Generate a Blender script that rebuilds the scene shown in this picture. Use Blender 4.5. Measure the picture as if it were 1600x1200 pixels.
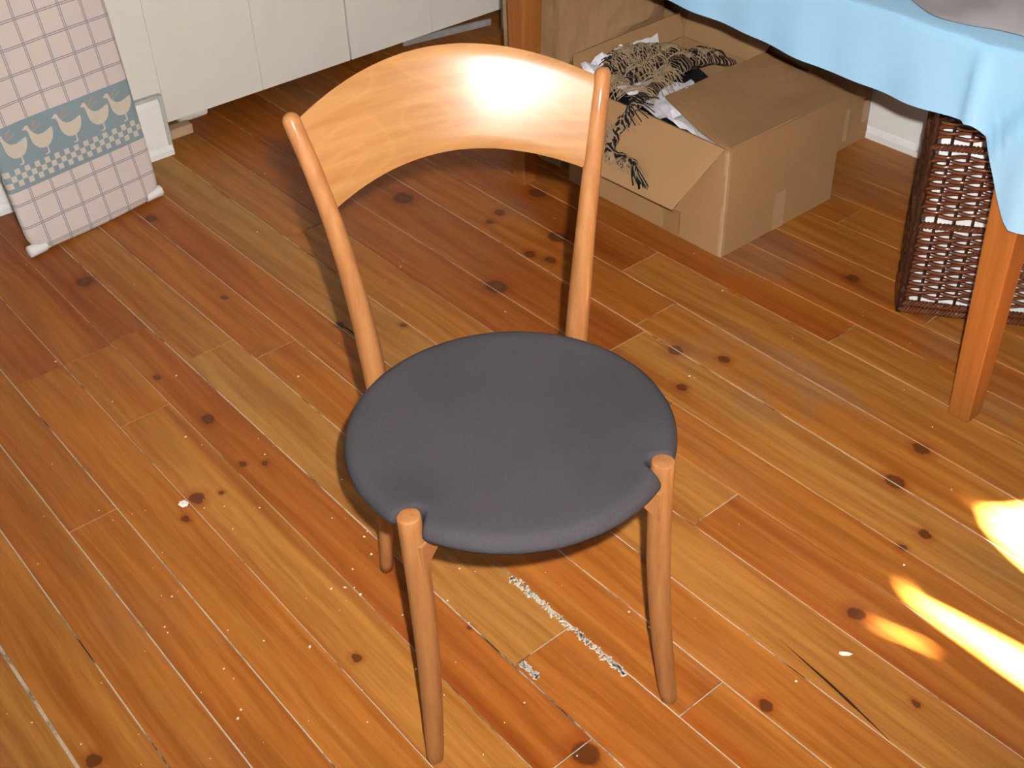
import bpy, bmesh, math, random
from mathutils import Vector, Matrix, noise
random.seed(4)
for o in list(bpy.data.objects): bpy.data.objects.remove(o)
C = bpy.context.scene.collection
scn = bpy.context.scene

# ------------------------------------------------------------------ camera, light, exposure
CAM = Vector((0, 0, 1.55))
RT = Vector((0.763047, -0.645499, -0.033027)); UP = Vector((0.416824, 0.45239, 0.788417)); BK = Vector((-0.493981, -0.615366, 0.614254))
cd = bpy.data.cameras.new('camera'); cam = bpy.data.objects.new('camera', cd); C.objects.link(cam)
cam.matrix_world = Matrix(((RT.x, UP.x, BK.x, CAM.x), (RT.y, UP.y, BK.y, CAM.y), (RT.z, UP.z, BK.z, CAM.z), (0, 0, 0, 1)))
cd.sensor_width = 36; cd.lens = 42.096; cd.clip_start = 0.02
scn.camera = cam
scn.view_settings.view_transform = 'Standard'; scn.view_settings.look = 'None'
scn.view_settings.exposure = 0.38; scn.view_settings.gamma = 1.0; scn.view_settings.use_curve_mapping = False
w = bpy.data.worlds.new('world'); scn.world = w; w.use_nodes = True
w.node_tree.nodes['Background'].inputs[0].default_value = (0.86, 0.93, 1.0, 1)
w.node_tree.nodes['Background'].inputs[1].default_value = 0.46
SUN_EL = math.radians(40)
sd = bpy.data.lights.new('sun', 'SUN'); sd.energy = 300; sd.angle = math.radians(.95); sd.color = (1, 0.95, 0.86)
sun = bpy.data.objects.new('sun', sd); C.objects.link(sun)
sun.rotation_euler = Vector((0, math.cos(SUN_EL), -math.sin(SUN_EL))).to_track_quat('-Z', 'Y').to_euler()
fd = bpy.data.lights.new('camera_flash', 'SPOT'); fd.energy = 268; fd.spot_size = math.radians(104); fd.spot_blend = 1.0; fd.shadow_soft_size = 0.012; fd.color = (1, 0.97, 0.92)
fl = bpy.data.objects.new('camera_flash', fd); C.objects.link(fl); fl.location = CAM + UP*0.062 + RT*0.045; fl.rotation_euler = (Matrix.Rotation(math.radians(13), 3, RT) @ cam.matrix_world.to_3x3()).to_euler()

# ------------------------------------------------------------------ helpers
def tag(o, label=None, cat=None, group=None, kind=None):
    if label: o['label'] = label
    if cat: o['category'] = cat
    if group: o['group'] = group
    if kind: o['kind'] = kind
    return o
def link(name, me, mat=None, parent=None, smooth=False, bevel=0, sub=0, autos=None):
    o = bpy.data.objects.new(name, me); C.objects.link(o)
    if mat: me.materials.append(mat)
    if parent: o.parent = parent
    if smooth:
        for p in me.polygons: p.use_smooth = True
    if bevel:
        m = o.modifiers.new('bevel', 'BEVEL'); m.width = bevel; m.segments = 2; m.limit_method = 'ANGLE'; m.angle_limit = math.radians(35)
    if sub:
        m = o.modifiers.new('sub', 'SUBSURF'); m.levels = sub; m.render_levels = sub
    return o
def mesh(name, vs, fs):
    me = bpy.data.meshes.new(name); me.from_pydata([tuple(v) for v in vs], [], fs); me.update(); return me
def empty(name, loc=(0, 0, 0), rz=0, mat=None):
    o = bpy.data.objects.new(name, None); C.objects.link(o); o.empty_display_size = 0.05
    if mat is not None: o.matrix_world = mat
    else: o.location = loc; o.rotation_euler = (0, 0, rz)
    return o
def boxdata(x0, x1, y0, y1, z0, z1):
    v = [(x0,y0,z0),(x1,y0,z0),(x1,y1,z0),(x0,y1,z0),(x0,y0,z1),(x1,y0,z1),(x1,y1,z1),(x0,y1,z1)]
    f = [(0,3,2,1),(4,5,6,7),(0,1,5,4),(1,2,6,5),(2,3,7,6),(3,0,4,7)]
    return v, f
def box(name, x0, x1, y0, y1, z0, z1, mat, parent=None, bevel=0):
    return link(name, mesh(name, *boxdata(x0,x1,y0,y1,z0,z1)), mat, parent, bevel=bevel)
def join(parts):
    V = []; F = []
    for v, f in parts:
        n = len(V); V += list(v); F += [tuple(i+n for i in q) for q in f]
    return V, F
def tubedata(path, rad, n=8, closed=False, cap=True, flat=1.0, roundtip=False, ref=Vector((0,0,1))):
    P = [Vector(p) for p in path]; m = len(P)
    if not hasattr(rad, '__len__'): rad = [rad]*m
    V = []; F = []
    prev = None
    for i in range(m):
        if closed: t = P[(i+1) % m]-P[i-1]
        else: t = P[min(i+1, m-1)]-P[max(i-1, 0)]
        if t.length < 1e-9: t = Vector((0,0,1))
        t.normalize()
        if prev is None:
            r = ref if abs(t.dot(ref)) < 0.9 else Vector((1,0,0))
            a = t.cross(r).normalized()
        else:
            a = (prev - t*prev.dot(t)).normalized()
        prev = a; b = t.cross(a)
        for k in range(n):
            th = 2*math.pi*k/n
            V.append(P[i] + a*(rad[i]*math.cos(th)) + b*(rad[i]*flat*math.sin(th)))
    for i in range(m if closed else m-1):
        j = (i+1) % m
        for k in range(n):
            l = (k+1) % n
            F.append((i*n+k, i*n+l, j*n+l, j*n+k))
    if cap and not closed:
        F.append(tuple(reversed(range(n)))); F.append(tuple(range((m-1)*n, m*n)))
    return V, F
def tube(name, path, rad, mat, parent=None, n=10, **k):
    return link(name, mesh(name, *tubedata(path, rad, n, **k)), mat, parent, smooth=True)
def smoothpath(pts, n):
    # Catmull-Rom
    P = [Vector(p) for p in pts]; P = [P[0]*2-P[1]] + P + [P[-1]*2-P[-2]]
    out = []
    m = len(P)-3
    for i in range(n+1):
        t = i/n*m; k = min(int(t), m-1); t -= k
        a, b, c, d = P[k:k+4]
        out.append(0.5*((2*b)+(c-a)*t+(2*a-5*b+4*c-d)*t*t+(3*b-a-3*c+d)*t**3))
    return out
def lerp(a, b, t): return a+(b-a)*t
def interp(xs, ys, x):
    if x <= xs[0]: return ys[0]
    for i in range(len(xs)-1):
        if x <= xs[i+1]: return lerp(ys[i], ys[i+1], (x-xs[i])/(xs[i+1]-xs[i]))
    return ys[-1]

# ------------------------------------------------------------------ material helpers
class NT:
    def __init__(s, name):
        s.m = bpy.data.materials.new(name); s.m.use_nodes = True
        s.t = s.m.node_tree; s.N = s.t.nodes; s.bs = s.N['Principled BSDF']
    def l(s, a, b): s.t.links.new(a, b)
    def put(s, sock, v):
        if isinstance(v, bpy.types.NodeSocket): s.l(v, sock)
        else: sock.default_value = v
    def math(s, op, a, b=0.0, c=0.0, clamp=False):
        n = s.N.new('ShaderNodeMath'); n.operation = op; n.use_clamp = clamp
        s.put(n.inputs[0], a); s.put(n.inputs[1], b); s.put(n.inputs[2], c); return n.outputs[0]
    def vec(s, op, a, b=(0,0,0), out=0):
        n = s.N.new('ShaderNodeVectorMath'); n.operation = op
        s.put(n.inputs[0], a); s.put(n.inputs[1], b); return n.outputs[out]
    def noise(s, vec, scale=5, detail=3, rough=0.5, dist=0, col=False):
        n = s.N.new('ShaderNodeTexNoise'); s.put(n.inputs['Vector'], vec)
        n.inputs['Scale'].default_value = scale; n.inputs['Detail'].default_value = detail
        n.inputs['Roughness'].default_value = rough; n.inputs['Distortion'].default_value = dist
        return n.outputs[1 if col else 0]
    def ramp(s, v, lo, hi, a=0.0, b=1.0):
        n = s.N.new('ShaderNodeMapRange'); n.interpolation_type = 'SMOOTHSTEP'
        s.put(n.inputs[0], v)
        for i, x in enumerate((lo, hi, a, b)): s.put(n.inputs[1+i], x)
        return n.outputs[0]
    def mix(s, f, a, b, mode='MIX'):
        n = s.N.new('ShaderNodeMix'); n.data_type = 'RGBA'; n.blend_type = mode
        s.put(n.inputs[0], f)
        for i, v in ((6, a), (7, b)):
            if isinstance(v, tuple) and len(v) == 3: v = v+(1,)
            s.put(n.inputs[i], v)
        return n.outputs[2]
    def coord(s, k='Object'): return s.N.new('ShaderNodeTexCoord').outputs[k]
    def scale(s, v, sc): return s.vec('MULTIPLY', v, sc)
    def sep(s, v):
        n = s.N.new('ShaderNodeSeparateXYZ'); s.l(v, n.inputs[0]); return n.outputs
    def bump(s, h, strength=0.3, dist=0.002):
        n = s.N.new('ShaderNodeBump'); n.inputs['Strength'].default_value = strength; n.inputs['Distance'].default_value = dist
        s.l(h, n.inputs['Height']); s.l(n.outputs[0], s.bs.inputs['Normal'])
    def done(s, col, rough=0.5, spec=0.5, **k):
        if isinstance(col, tuple) and len(col) == 3: col = col+(1,)
        s.put(s.bs.inputs['Base Color'], col); s.put(s.bs.inputs['Roughness'], rough)
        s.put(s.bs.inputs['Specular IOR Level'], spec)
        for n, v in k.items(): s.put(s.bs.inputs[n.replace('_', ' ')], v)
        return s.m
def plain(name, col, rough=0.5, spec=0.5, var=0.08, sc=30, bump=0.0, **k):
    n = NT(name); f = n.noise(n.coord(), sc, 4)
    c = n.mix(f, tuple(x*(1-var) for x in col), tuple(min(1, x*(1+var)) for x in col))
    if bump: n.bump(n.noise(n.coord(), sc*4, 3), bump, 0.001)
    return n.done(c, rough, spec, **k)

# ------------------------------------------------------------------ materials
KNOTS = [(0.176,1.273,.0129),(0.745,2.562,.0221),(0.578,1.69,.0164),(0.619,1.672,.0063),(0.588,1.169,.0087),(0.71,1.887,.015),
 (0.693,1.716,.0077),(0.726,1.686,.0077),(0.743,0.786,.0222),(1.012,0.664,.0126),(1.267,0.687,.0158),(1.459,1.863,.0272),
 (1.585,1.404,.0182),(1.5,1.305,.0125),(1.637,1.309,.0125),(1.583,0.838,.0193),(1.698,0.858,.017),(1.689,2.125,.015),
 (1.639,2.105,.0115),(1.717,1.931,.026),(1.632,1.864,.0141),(1.612,1.919,.0142),(1.827,2.134,.024),(1.507,0.719,.0126),
 (1.452,0.726,.0086),(2.092,1.32,.0156),(0.961,2.266,.0073),(1.004,2.73,.0176),(1.551,2.359,.029),(1.205,1.885,.0087),
 (1.098,1.985,.0117),(0.697,2.09,.0072),(0.767,1.094,.0057),(1.187,0.512,.0066),(0.534,1.655,.0085)]
def mat_floor():
    n = NT('varnished pine'); c = n.coord()
    oi = n.N.new('ShaderNodeObjectInfo')
    off = n.N.new('ShaderNodeCombineXYZ')
    n.l(n.math('MULTIPLY', oi.outputs['Random'], 37.0), off.inputs[0]); n.l(n.math('MULTIPLY', oi.outputs['Random'], 91.0), off.inputs[1])
    p = n.vec('ADD', c, off.outputs[0])
    warp = n.noise(n.scale(p, (5, 1.3, 1)), 1.0, 2, col=True)
    pw = n.vec('ADD', n.scale(p, (1, 0.045, 1)), n.scale(n.vec('SUBTRACT', warp, (.5,.5,.5)), (.05, .0, 0)))
    grain = n.noise(pw, 42, 5, .62)
    band = n.noise(n.scale(pw, (1, .7, 1)), 14, 2, .5)
    fine = n.noise(n.scale(p, (260, 9, 1)), 1, 3, .6)
    col = oi.outputs['Color']
    f1 = n.ramp(grain, .3, .7)
    base = n.mix(f1, n.mix(1.0, col, (.74, .66, .6), 'MULTIPLY'), n.mix(1.0, col, (1.12, 1.18, 1.25), 'MULTIPLY'))
    base = n.mix(n.ramp(band, .52, .72, 0, .75), base, n.mix(1.0, base, (.80, .55, .42), 'MULTIPLY'))
    base = n.mix(n.ramp(band, .46, .28, 0, .5), base, n.mix(1.0, base, (1.06, 1.28, 1.5), 'MULTIPLY'))
    base = n.mix(n.ramp(fine, .35, .75, 0, .35), base, n.mix(1.0, base, (.7, .62, .55), 'MULTIPLY'))
    # knots
    wob = n.scale(n.vec('SUBTRACT', n.noise(c, 45, 3, col=True), (.5,.5,.5)), (.012, .016, 0))
    q = n.vec('ADD', c, wob); d = None
    for x, y, r in KNOTS:
        e = n.vec('LENGTH', n.scale(n.vec('SUBTRACT', q, (x, y, 0)), (1.18/r, .95/r, 0)), out=1)
        d = e if d is None else n.math('MINIMUM', d, e)
    base = n.mix(n.ramp(d, 2.6, 1.0, 0, .55), base, n.mix(1.0, base, (.72, .42, .3), 'MULTIPLY'))
    base = n.mix(n.ramp(d, 1.2, .8, 0, .78), base, (.050, .013, .004))
    base = n.mix(n.ramp(d, .75, .35, 0, .75), base, (.115, .032, .008))
    # worn, dusty places
    dn = n.noise(n.scale(c, (3.2, 1.6, 1)), 1.3, 4, .6)
    fine2 = n.noise(c, 90, 4, .7)
    sx = n.sep(c)
    away = n.ramp(sx[0], 1.15, 1.9)
    dust = n.math('MULTIPLY', n.math('MULTIPLY', n.ramp(dn, .50, .68), n.ramp(fine2, .3, .65)), n.math('ADD', .10, n.math('MULTIPLY', away, .38)))
    base = n.mix(dust, base, (.22, .17, .13))
    
    rough = n.math('ADD', n.ramp(fine2, .2, .8, .26, .42), n.math('MULTIPLY', dust, .6))
    n.bump(n.math('ADD', grain, n.math('MULTIPLY', n.noise(c, 14, 2), .7)), .12, .0015)
    return n.done(base, rough, .17)
def mat_subfloor():
    n = NT('dust filled joints'); c = n.coord()
    a = n.noise(n.scale(c, (1, .35, 1)), 16, 5, .7); b = n.noise(c, 240, 2, .6)
    col = n.mix(n.ramp(a, .35, .50), (.06, .03, .014), n.mix(b, (.62, .54, .44), (.36, .3, .23)))
    return n.done(col, .9, .1)
def mat_beech(name, dark, light, axis=(60, 60, 4), rough=.32, rings=True, spec=.5, coat=.12, crough=.22):
    n = NT(name); c = n.coord()
    f = n.noise(n.scale(c, axis), 1, 4, .6); g = n.noise(n.scale(c, tuple(a*9 for a in axis)), 1, 2, .5)
    col = n.mix(n.ramp(f, .25, .75), dark, light)
    col = n.mix(n.ramp(g, .5, .8, 0, .3), col, tuple(x*.72 for x in dark))
    if rings:
        wv = n.noise(n.scale(c, (6, 6, 11)), 1, 0, .4)
        k = n.math('FRACT', n.math('MULTIPLY', wv, 7.0))
        col = n.mix(n.math('MULTIPLY', n.ramp(k, .4, .0), .13), col, tuple(min(1, x*1.35) for x in light))
    n.bump(g, .05, .0006)
    return n.done(col, rough, spec, Coat_Weight=coat, Coat_Roughness=crough)
def mat_card(name, base, var=.12):
    n = NT(name); c = n.coord()
    f = n.noise(c, 7, 4, .6); g = n.noise(c, 170, 3, .6)
    s = n.sep(c)
    rib = n.math('SINE', n.math('MULTIPLY', s[2], 900.0))
    col = n.mix(f, tuple(x*(1-var) for x in base), tuple(x*(1+var) for x in base))
    col = n.mix(n.math('MULTIPLY', g, .25), col, tuple(x*.78 for x in base))
    n.bump(n.math('ADD', n.math('MULTIPLY', f, 2.0), n.math('MULTIPLY', rib, .12)), .25, .002)
    return n.done(col, .72, .2)
def mat_seat():
    n = NT('charcoal upholstery'); c = n.coord()
    g = n.noise(c, 420, 2, .7); f = n.noise(c, 6, 3, .5)
    col = n.mix(g, (.032, .0295, .0335), (.066, .059, .066))
    col = n.mix(n.ramp(f, .4, .7, 0, .35), col, (.022, .021, .025))
    sp = n.ramp(n.noise(c, 300, 2, .6), .74, .80, 0, .4)
    col = n.mix(sp, col, (.3, .29, .29))
    n.bump(g, .5, .0012)
    return n.done(col, .95, .12)
def mat_cover():
    n = NT('printed ironing cover'); c = n.coord()
    cw = n.vec('ADD', c, n.scale(n.vec('SUBTRACT', n.noise(c, 7, 2, col=True), (.5,.5,.5)), (.006, .006, 0)))
    s = n.sep(cw); u, v = s[0], s[1]
    def dbl(x, sp, off):
        k = n.math('MULTIPLY', n.math('FRACT', n.math('DIVIDE', n.math('ADD', x, off), sp)), sp)
        a = n.math('ABSOLUTE', n.math('SUBTRACT', k, .010)); b = n.math('ABSOLUTE', n.math('SUBTRACT', k, .0145))
        return n.ramp(n.math('MINIMUM', a, b), .0016, .0008)
    lines = n.math('MAXIMUM', dbl(u, .0578, .0345+.0578*10), dbl(v, .0585, .0095+.0585*10))
    stain = n.noise(c, 5, 3, .55)
    bg = n.mix(stain, (.585, .505, .465), (.66, .595, .565))
    col = n.mix(n.math('MULTIPLY', lines, .78), bg, (.20, .225, .27))
    inb = n.math('MULTIPLY', n.math('GREATER_THAN', v, .152), n.math('LESS_THAN', v, .309))
    cu = n.math('FLOOR', n.math('DIVIDE', n.math('ADD', u, 1.0), .0138)); cv = n.math('FLOOR', n.math('DIVIDE', n.math('SUBTRACT', v, .1625), .0142))
    par = n.math('MODULO', n.math('ADD', n.math('ADD', cu, cv), 40.0), 2.0)
    rng = n.math('MULTIPLY', n.math('GREATER_THAN', cv, -.5), n.math('LESS_THAN', cv, 2.5))
    bandc = n.mix(stain, (.20, .275, .315), (.26, .335, .375))
    bandc = n.mix(n.math('MULTIPLY', n.math('GREATER_THAN', par, .5), rng), bandc, (.56, .51, .44))
    col = n.mix(inb, col, bandc)
    n.bump(n.noise(c, 500, 2), .15, .0006)
    return n.done(col, .85, .2)
def mat_knit():
    n = NT('black and tan knit'); c = n.coord()
    w = n.N.new('ShaderNodeTexWave'); w.inputs['Scale'].default_value = 38; w.inputs['Distortion'].default_value = 7; w.inputs['Detail'].default_value = 2; w.inputs['Detail Scale'].default_value = 1.2
    n.l(c, w.inputs['Vector'])
    col = n.mix(n.ramp(w.outputs[1], .60, .74), (.010, .009, .009), (.32, .22, .13))
    n.bump(w.outputs[1], .8, .004)
    return n.done(col, .85, .2)
def mat_cloth(name, base, sc=60, var=.06):
    n = NT(name); c = n.coord()
    f = n.noise(c, 4, 3, .5); g = n.noise(c, 700, 2, .6)
    col = n.mix(f, tuple(x*(1-var) for x in base), tuple(min(1, x*(1+var)) for x in base))
    n.bump(n.math('ADD', g, n.math('MULTIPLY', n.noise(c, 18, 3), 3.0)), .12, .003)
    return n.done(col, .88, .15, Sheen_Weight=.15)
def mat_white(name, base=(.84, .85, .84), rough=.5):
    n = NT(name); c = n.coord()
    f = n.ramp(n.noise(c, 26, 5, .65), .60, .72, 0, .35)
    col = n.mix(f, base, tuple(x*.72 for x in base))
    n.bump(n.noise(c, 60, 3), .12, .001)
    return n.done(col, rough, .4)

M_FLOOR = mat_floor(); M_SUB = mat_subfloor()
M_PANEL = mat_beech('beech veneer', (.235, .098, .027), (.315, .150, .050), (5, 5, 70), .36)
M_LEG = mat_beech('turned beech', (.240, .090, .027), (.320, .137, .045), (70, 70, 6), .6, rings=False, spec=.25, coat=.3, crough=.09)
M_TLEG = mat_beech('orange stained pine leg', (.255, .083, .015), (.315, .115, .024), (60, 60, 3), .5, rings=False, spec=.3, coat=.1)
M_SEAT = mat_seat()
M_CREAM = plain('cream laminate', (.75, .735, .675), .42, .4, .03, 12, bump=.06)
M_WALL = plain('cream wall paint', (.75, .735, .675), .7, .3, .03, 6, bump=.05)
M_WHITE = mat_white('white painted board')
M_CEIL = plain('white ceiling', (.8, .8, .78), .8, .2, .02)
M_DARK = plain('dark recess', (.03, .025, .02), .8, .1)
M_CARD = mat_card('corrugated cardboard', (.37, .215, .10))
M_CARDEDGE = mat_card('cardboard edge', (.42, .27, .15))
M_KRAFT = mat_card('kraft paper', (.36, .215, .105), .2)
M_TAPE = plain('packing tape', (.30, .165, .068), .35, .5, .15, 20)
M_CTAPE = plain('clear packing tape', (.40, .25, .13), .28, .6, .1, 20)
M_PAPER = plain('white paper', (.82, .82, .90), .7, .3, .06, 25)
M_BLACK = plain('black cloth', (.012, .012, .014), .9, .1, .2, 60, bump=.3)
M_KNIT = mat_knit()
M_TAN = plain('tan yarn', (.34, .245, .15), .85, .2, .25, 90)
M_YBLACK = plain('black yarn', (.012, .010, .010), .85, .2, .2, 90)
M_BLUE = mat_cloth('light blue cloth', (.240, .44, .62))
M_GARM = mat_cloth('grey mauve wool', (.205, .19, .20), var=.55)
M_WICK = plain('brown varnished willow', (.105, .028, .009), .18, .8, .6, 55)
M_WICKD = plain('dark varnished willow', (.035, .012, .007), .25, .6, .5, 55)
M_LINER = plain('white liner', (.8, .8, .8), .8, .2, .03)
M_COVER = mat_cover()
M_GOOSE = plain('goose print', (.58, .52, .44), .85, .2, .1, 40)
M_BOW = plain('bow print', (.34, .31, .28), .85, .2, .1, 40)
M_PLAST = plain('white plastic', (.8, .81, .80), .3, .5, .02)
M_GREY = plain('grey dusty metal', (.34, .33, .32), .5, .5, .3, 40)
M_RAW = plain('raw wood block', (.50, .36, .22), .7, .3, .2, 40)
M_MASK = plain('curtain cloth', (.5, .48, .44), .9, .1)

# ------------------------------------------------------------------ structure
def structure(o): o['kind'] = 'structure'; return o
floor = structure(box('floor', -2.6, 2.76, -1.3, 3.66, -.06, -.0022, M_SUB))
RX = 2.735; BY = 3.05
structure(box('wall_back', -2.6, 1.2392, BY, BY+.60, -.02, 2.5, M_WALL))
structure(box('wall_rear', 1.235, RX+.1, 3.62, 3.72, -.02, 2.5, M_WALL))
structure(box('wall_right', RX, RX+.1, -1.3, 3.62, -.02, 2.5, M_WALL))
structure(box('ceiling', -2.6, RX+.1, -1.4, 3.72, 2.5, 2.6, M_CEIL))
# wall behind the photographer, with the sunlit window and unseen panels added to shape three sun patches
WY = -1.2; wx0, wx1, wz0, wz1 = 1.0, 2.1, .95, 2.05
V, F = join([boxdata(-2.6, wx0, WY-.1, WY, -.02, 2.5), boxdata(wx1, RX, WY-.1, WY, -.02, 2.5), boxdata(wx0, wx1, WY-.1, WY, -.02, wz0), boxdata(wx0, wx1, WY-.1, WY, wz1, 2.5)])
structure(link('wall_front', mesh('wall_front', V, F), M_WALL))
V, F = join([boxdata(wx0, wx0+.05, WY-.09, WY-.05, wz0, wz1), boxdata(wx1-.05, wx1, WY-.09, WY-.05, wz0, wz1), boxdata(wx0+.05, wx1-.05, WY-.09, WY-.05, wz0, wz0+.05), boxdata(wx0+.05, wx1-.05, WY-.09, WY-.05, wz1-.05, wz1)])
structure(link('window_1', mesh('window_1', V, F), M_WHITE))
def wz(y): return (y-(WY+.02))*math.tan(SUN_EL)
top_mask = box('mask_blind', wx0-.03, wx1+.03, WY+.03, WY+.036, wz(.70)+.01, wz1+.05, M_MASK)  # unseen strip added to cut off the far ends of the sun patches
tag(top_mask, 'unseen pale panel added over the window top to end the sun patches', 'top_mask')
def mask_curtain(left, right, label, zs):  # unseen added panel, side edges shaped to cut the sun patches on the floor
    pts = []; n = 24
    vs = []; fs = []
    for i in range(n+1):
        z = lerp(zs[0], zs[1], i/n)
        for k in range(9):
            x = lerp(left(z), right(z), k/8)
            vs.append((x, WY+.012+.006*math.sin(k*1.9), z))
    for i in range(n):
        for k in range(8): fs.append((i*9+k, i*9+k+1, (i+1)*9+k+1, (i+1)*9+k))
    o = link('mask_curtain', mesh('mask_curtain', vs, fs), M_MASK, smooth=True)
    m = o.modifiers.new('s', 'SOLIDIFY'); m.thickness = .003
    return tag(o, label, 'mask_curtain', 'added panels shaping the sun patches')
ZT = wz(.76)
def edge(pts):
    ys = [p[0] for p in pts]; xs = [p[1] for p in pts]
    zz = [wz(y) for y in ys]
    return lambda z: interp(zz, xs, z)
mask_curtain(lambda z: wx0-.04, edge([(.53, 1.300), (.56, 1.2960), (.59, 1.289), (.63, 1.275), (.66, 1.268), (.67, 1.272)]), 'leftmost unseen cloth panel added at the window to shape the sun patches', (wz0-.05, ZT))
mask_curtain(edge([(.53, 1.2995), (.56, 1.2990), (.59, 1.296), (.63, 1.281), (.66, 1.2705), (.67, 1.271)]), edge([(.2, 1.335), (.45, 1.345), (.60, 1.354), (.65, 1.362), (.675, 1.376), (.69, 1.39)]), 'narrow unseen cloth panel second from left, added to shape the sun patches', (wz0-.05, ZT))
mask_curtain(edge([(.2, 1.42), (.45, 1.402), (.58, 1.383), (.64, 1.370), (.665, 1.371), (.69, 1.389)]), edge([(.50, 1.556), (.60, 1.580), (.66, 1.61), (.67, 1.64)]), 'unseen cloth panel third from left, added to shape the sun patches', (wz0-.05, ZT))
mask_curtain(edge([(.40, 1.60), (.50, 1.64), (.55, 1.74), (.62, 1.74), (.66, 1.67), (.67, 1.641)]), lambda z: wx1+.04, 'rightmost unseen cloth panel added at the window to shape the sun patches', (wz0-.05, ZT))

# baseboards
def baseboard(name, x0, x1, y0, y1, h, axis):
    # stepped profile: shoe, board, chamfer
    if axis == 'x': pr = [(0, 0), (-.030, 0), (-.030, .016), (-.022, .026), (-.018, .028), (-.018, h-.018), (-.012, h-.004), (-.006, h), (0, h)]
    n = len(pr); vs = []; fs = []
    for (x, y) in ((x0, y0), (x1, y1)):
        for a, z in pr: vs.append((x, y+a, z) if axis == 'x' else (x+a, y, z))
    for i in range(n-1): fs.append((i, i+1, n+i+1, n+i))
    fs.append(tuple(range(n))); fs.append(tuple(reversed(range(n, 2*n))))
    return vs, fs
o = structure(link('baseboard_back', mesh('bb', *baseboard('b', -2.6, 1.228, BY, BY, .172, 'x')), M_WHITE))
edge_o = box('end_block', 1.2205, 1.2325, BY-.021, BY, 0.0, .176, plain('grey painted edge', (.50, .52, .50), .5, .4), o, bevel=.003)
box('top_moulding', 1.0, 1.2205, BY-.0215, BY, .168, .177, edge_o.data.materials[0], o, bevel=.003)
pr_ = [(0, 0), (-.034, 0), (-.034, .018), (-.024, .028), (-.018, .030), (-.018, .20), (-.010, .215), (0, .215)]
n_ = len(pr_); vs = [(RX+a, y, z) for y in (-1.2, 3.62) for a, z in pr_]
fs = [(i, n_+i, n_+i+1, i+1) for i in range(n_-1)]
structure(link('baseboard_right', mesh('bbr', vs, fs), M_WHITE))

# floorboards: joint lines x = a + b*y
BND = [(-.95,0),(-.84,0),(-.73,0),(-.62,0),(-.51,0),(-.40,0),(-.29,0),(-.18,0),(-.07,.001),(.042,.001),
 (.1511,.00053),(.2512,.00507),(.3474,.00367),(.4397,.00618),(.5510,.00562),(.6602,.00784),(.7694,.00112),(.9009,-.00478),
 (.9995,-.00258),(1.1018,-.0034),(1.2244,-.00387),(1.3458,-.00354),(1.4503,.0003),(1.5696,.01322),(1.7003,.01197),(1.8541,-.00428),
 (1.961,-.012),(2.072,-.022),(2.196,-.034),(2.330,-.042),(2.435,-.035),(2.538,-.025),(2.64,-.012),(2.735,0)]
o_ = (.330, .104, .0135); y_ = (.345, .130, .0215); r_ = (.285, .078, .0105); d_ = (.245, .066, .010); t_ = (.315, .130, .025)
def mc(a, b, t): return tuple(lerp(x, y, t) for x, y in zip(a, b))
ROWS = {  # row index (left joint) -> butts (ascending y) and colours from near to far
 9: ([.4], [o_, y_]), 10: ([], [mc(o_, y_, .5)]), 11: ([], [mc(r_, o_, .4)]), 12: ([1.768], [mc(o_, r_, .35), mc(o_, d_, .25)]), 13: ([2.272], [o_, r_]),
 14: ([1.989, 2.272], [y_, mc(o_, y_, .4), mc(o_, d_, .4)]), 15: ([.80, 2.282], [mc(o_, r_, .35), r_, d_]), 16: ([.985, 2.10], [mc(o_, r_, .5), mc(t_, y_, .4), mc(o_, t_, .5)]),
 17: ([.74, 2.005], [o_, mc(o_, r_, .2), mc(r_, o_, .5)]), 18: ([1.45], [o_, mc(r_, o_, .5)]), 19: ([1.30], [y_, t_]),
 20: ([1.012, 1.35, 2.40], [mc(o_, r_, .3), y_, mc(y_, r_, .35), mc(o_, t_, .4)]), 21: ([1.28], [mc(o_, y_, .25), mc(r_, d_, .35)]), 22: ([1.5], [mc(y_, t_, .4), mc(r_, d_, .5)]),
 23: ([1.53], [mc(o_, y_, .5), mc(r_, o_, .35)]), 24: ([1.71], [mc(o_, t_, .5), mc(r_, d_, .3)]), 25: ([1.2], [mc(o_, t_, .4), mc(o_, r_, .5)]),
 26: ([2.2], [mc(o_, r_, .6), r_]), 27: ([1.1], [mc(o_, t_, .5), mc(o_, r_, .4)]), 28: ([], [mc(o_, r_, .3)]), 29: ([1.5], [o_, mc(r_, o_, .5)])}
YA, YB = -1.3, 3.64
GAP = .0013
nplank = 0
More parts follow.
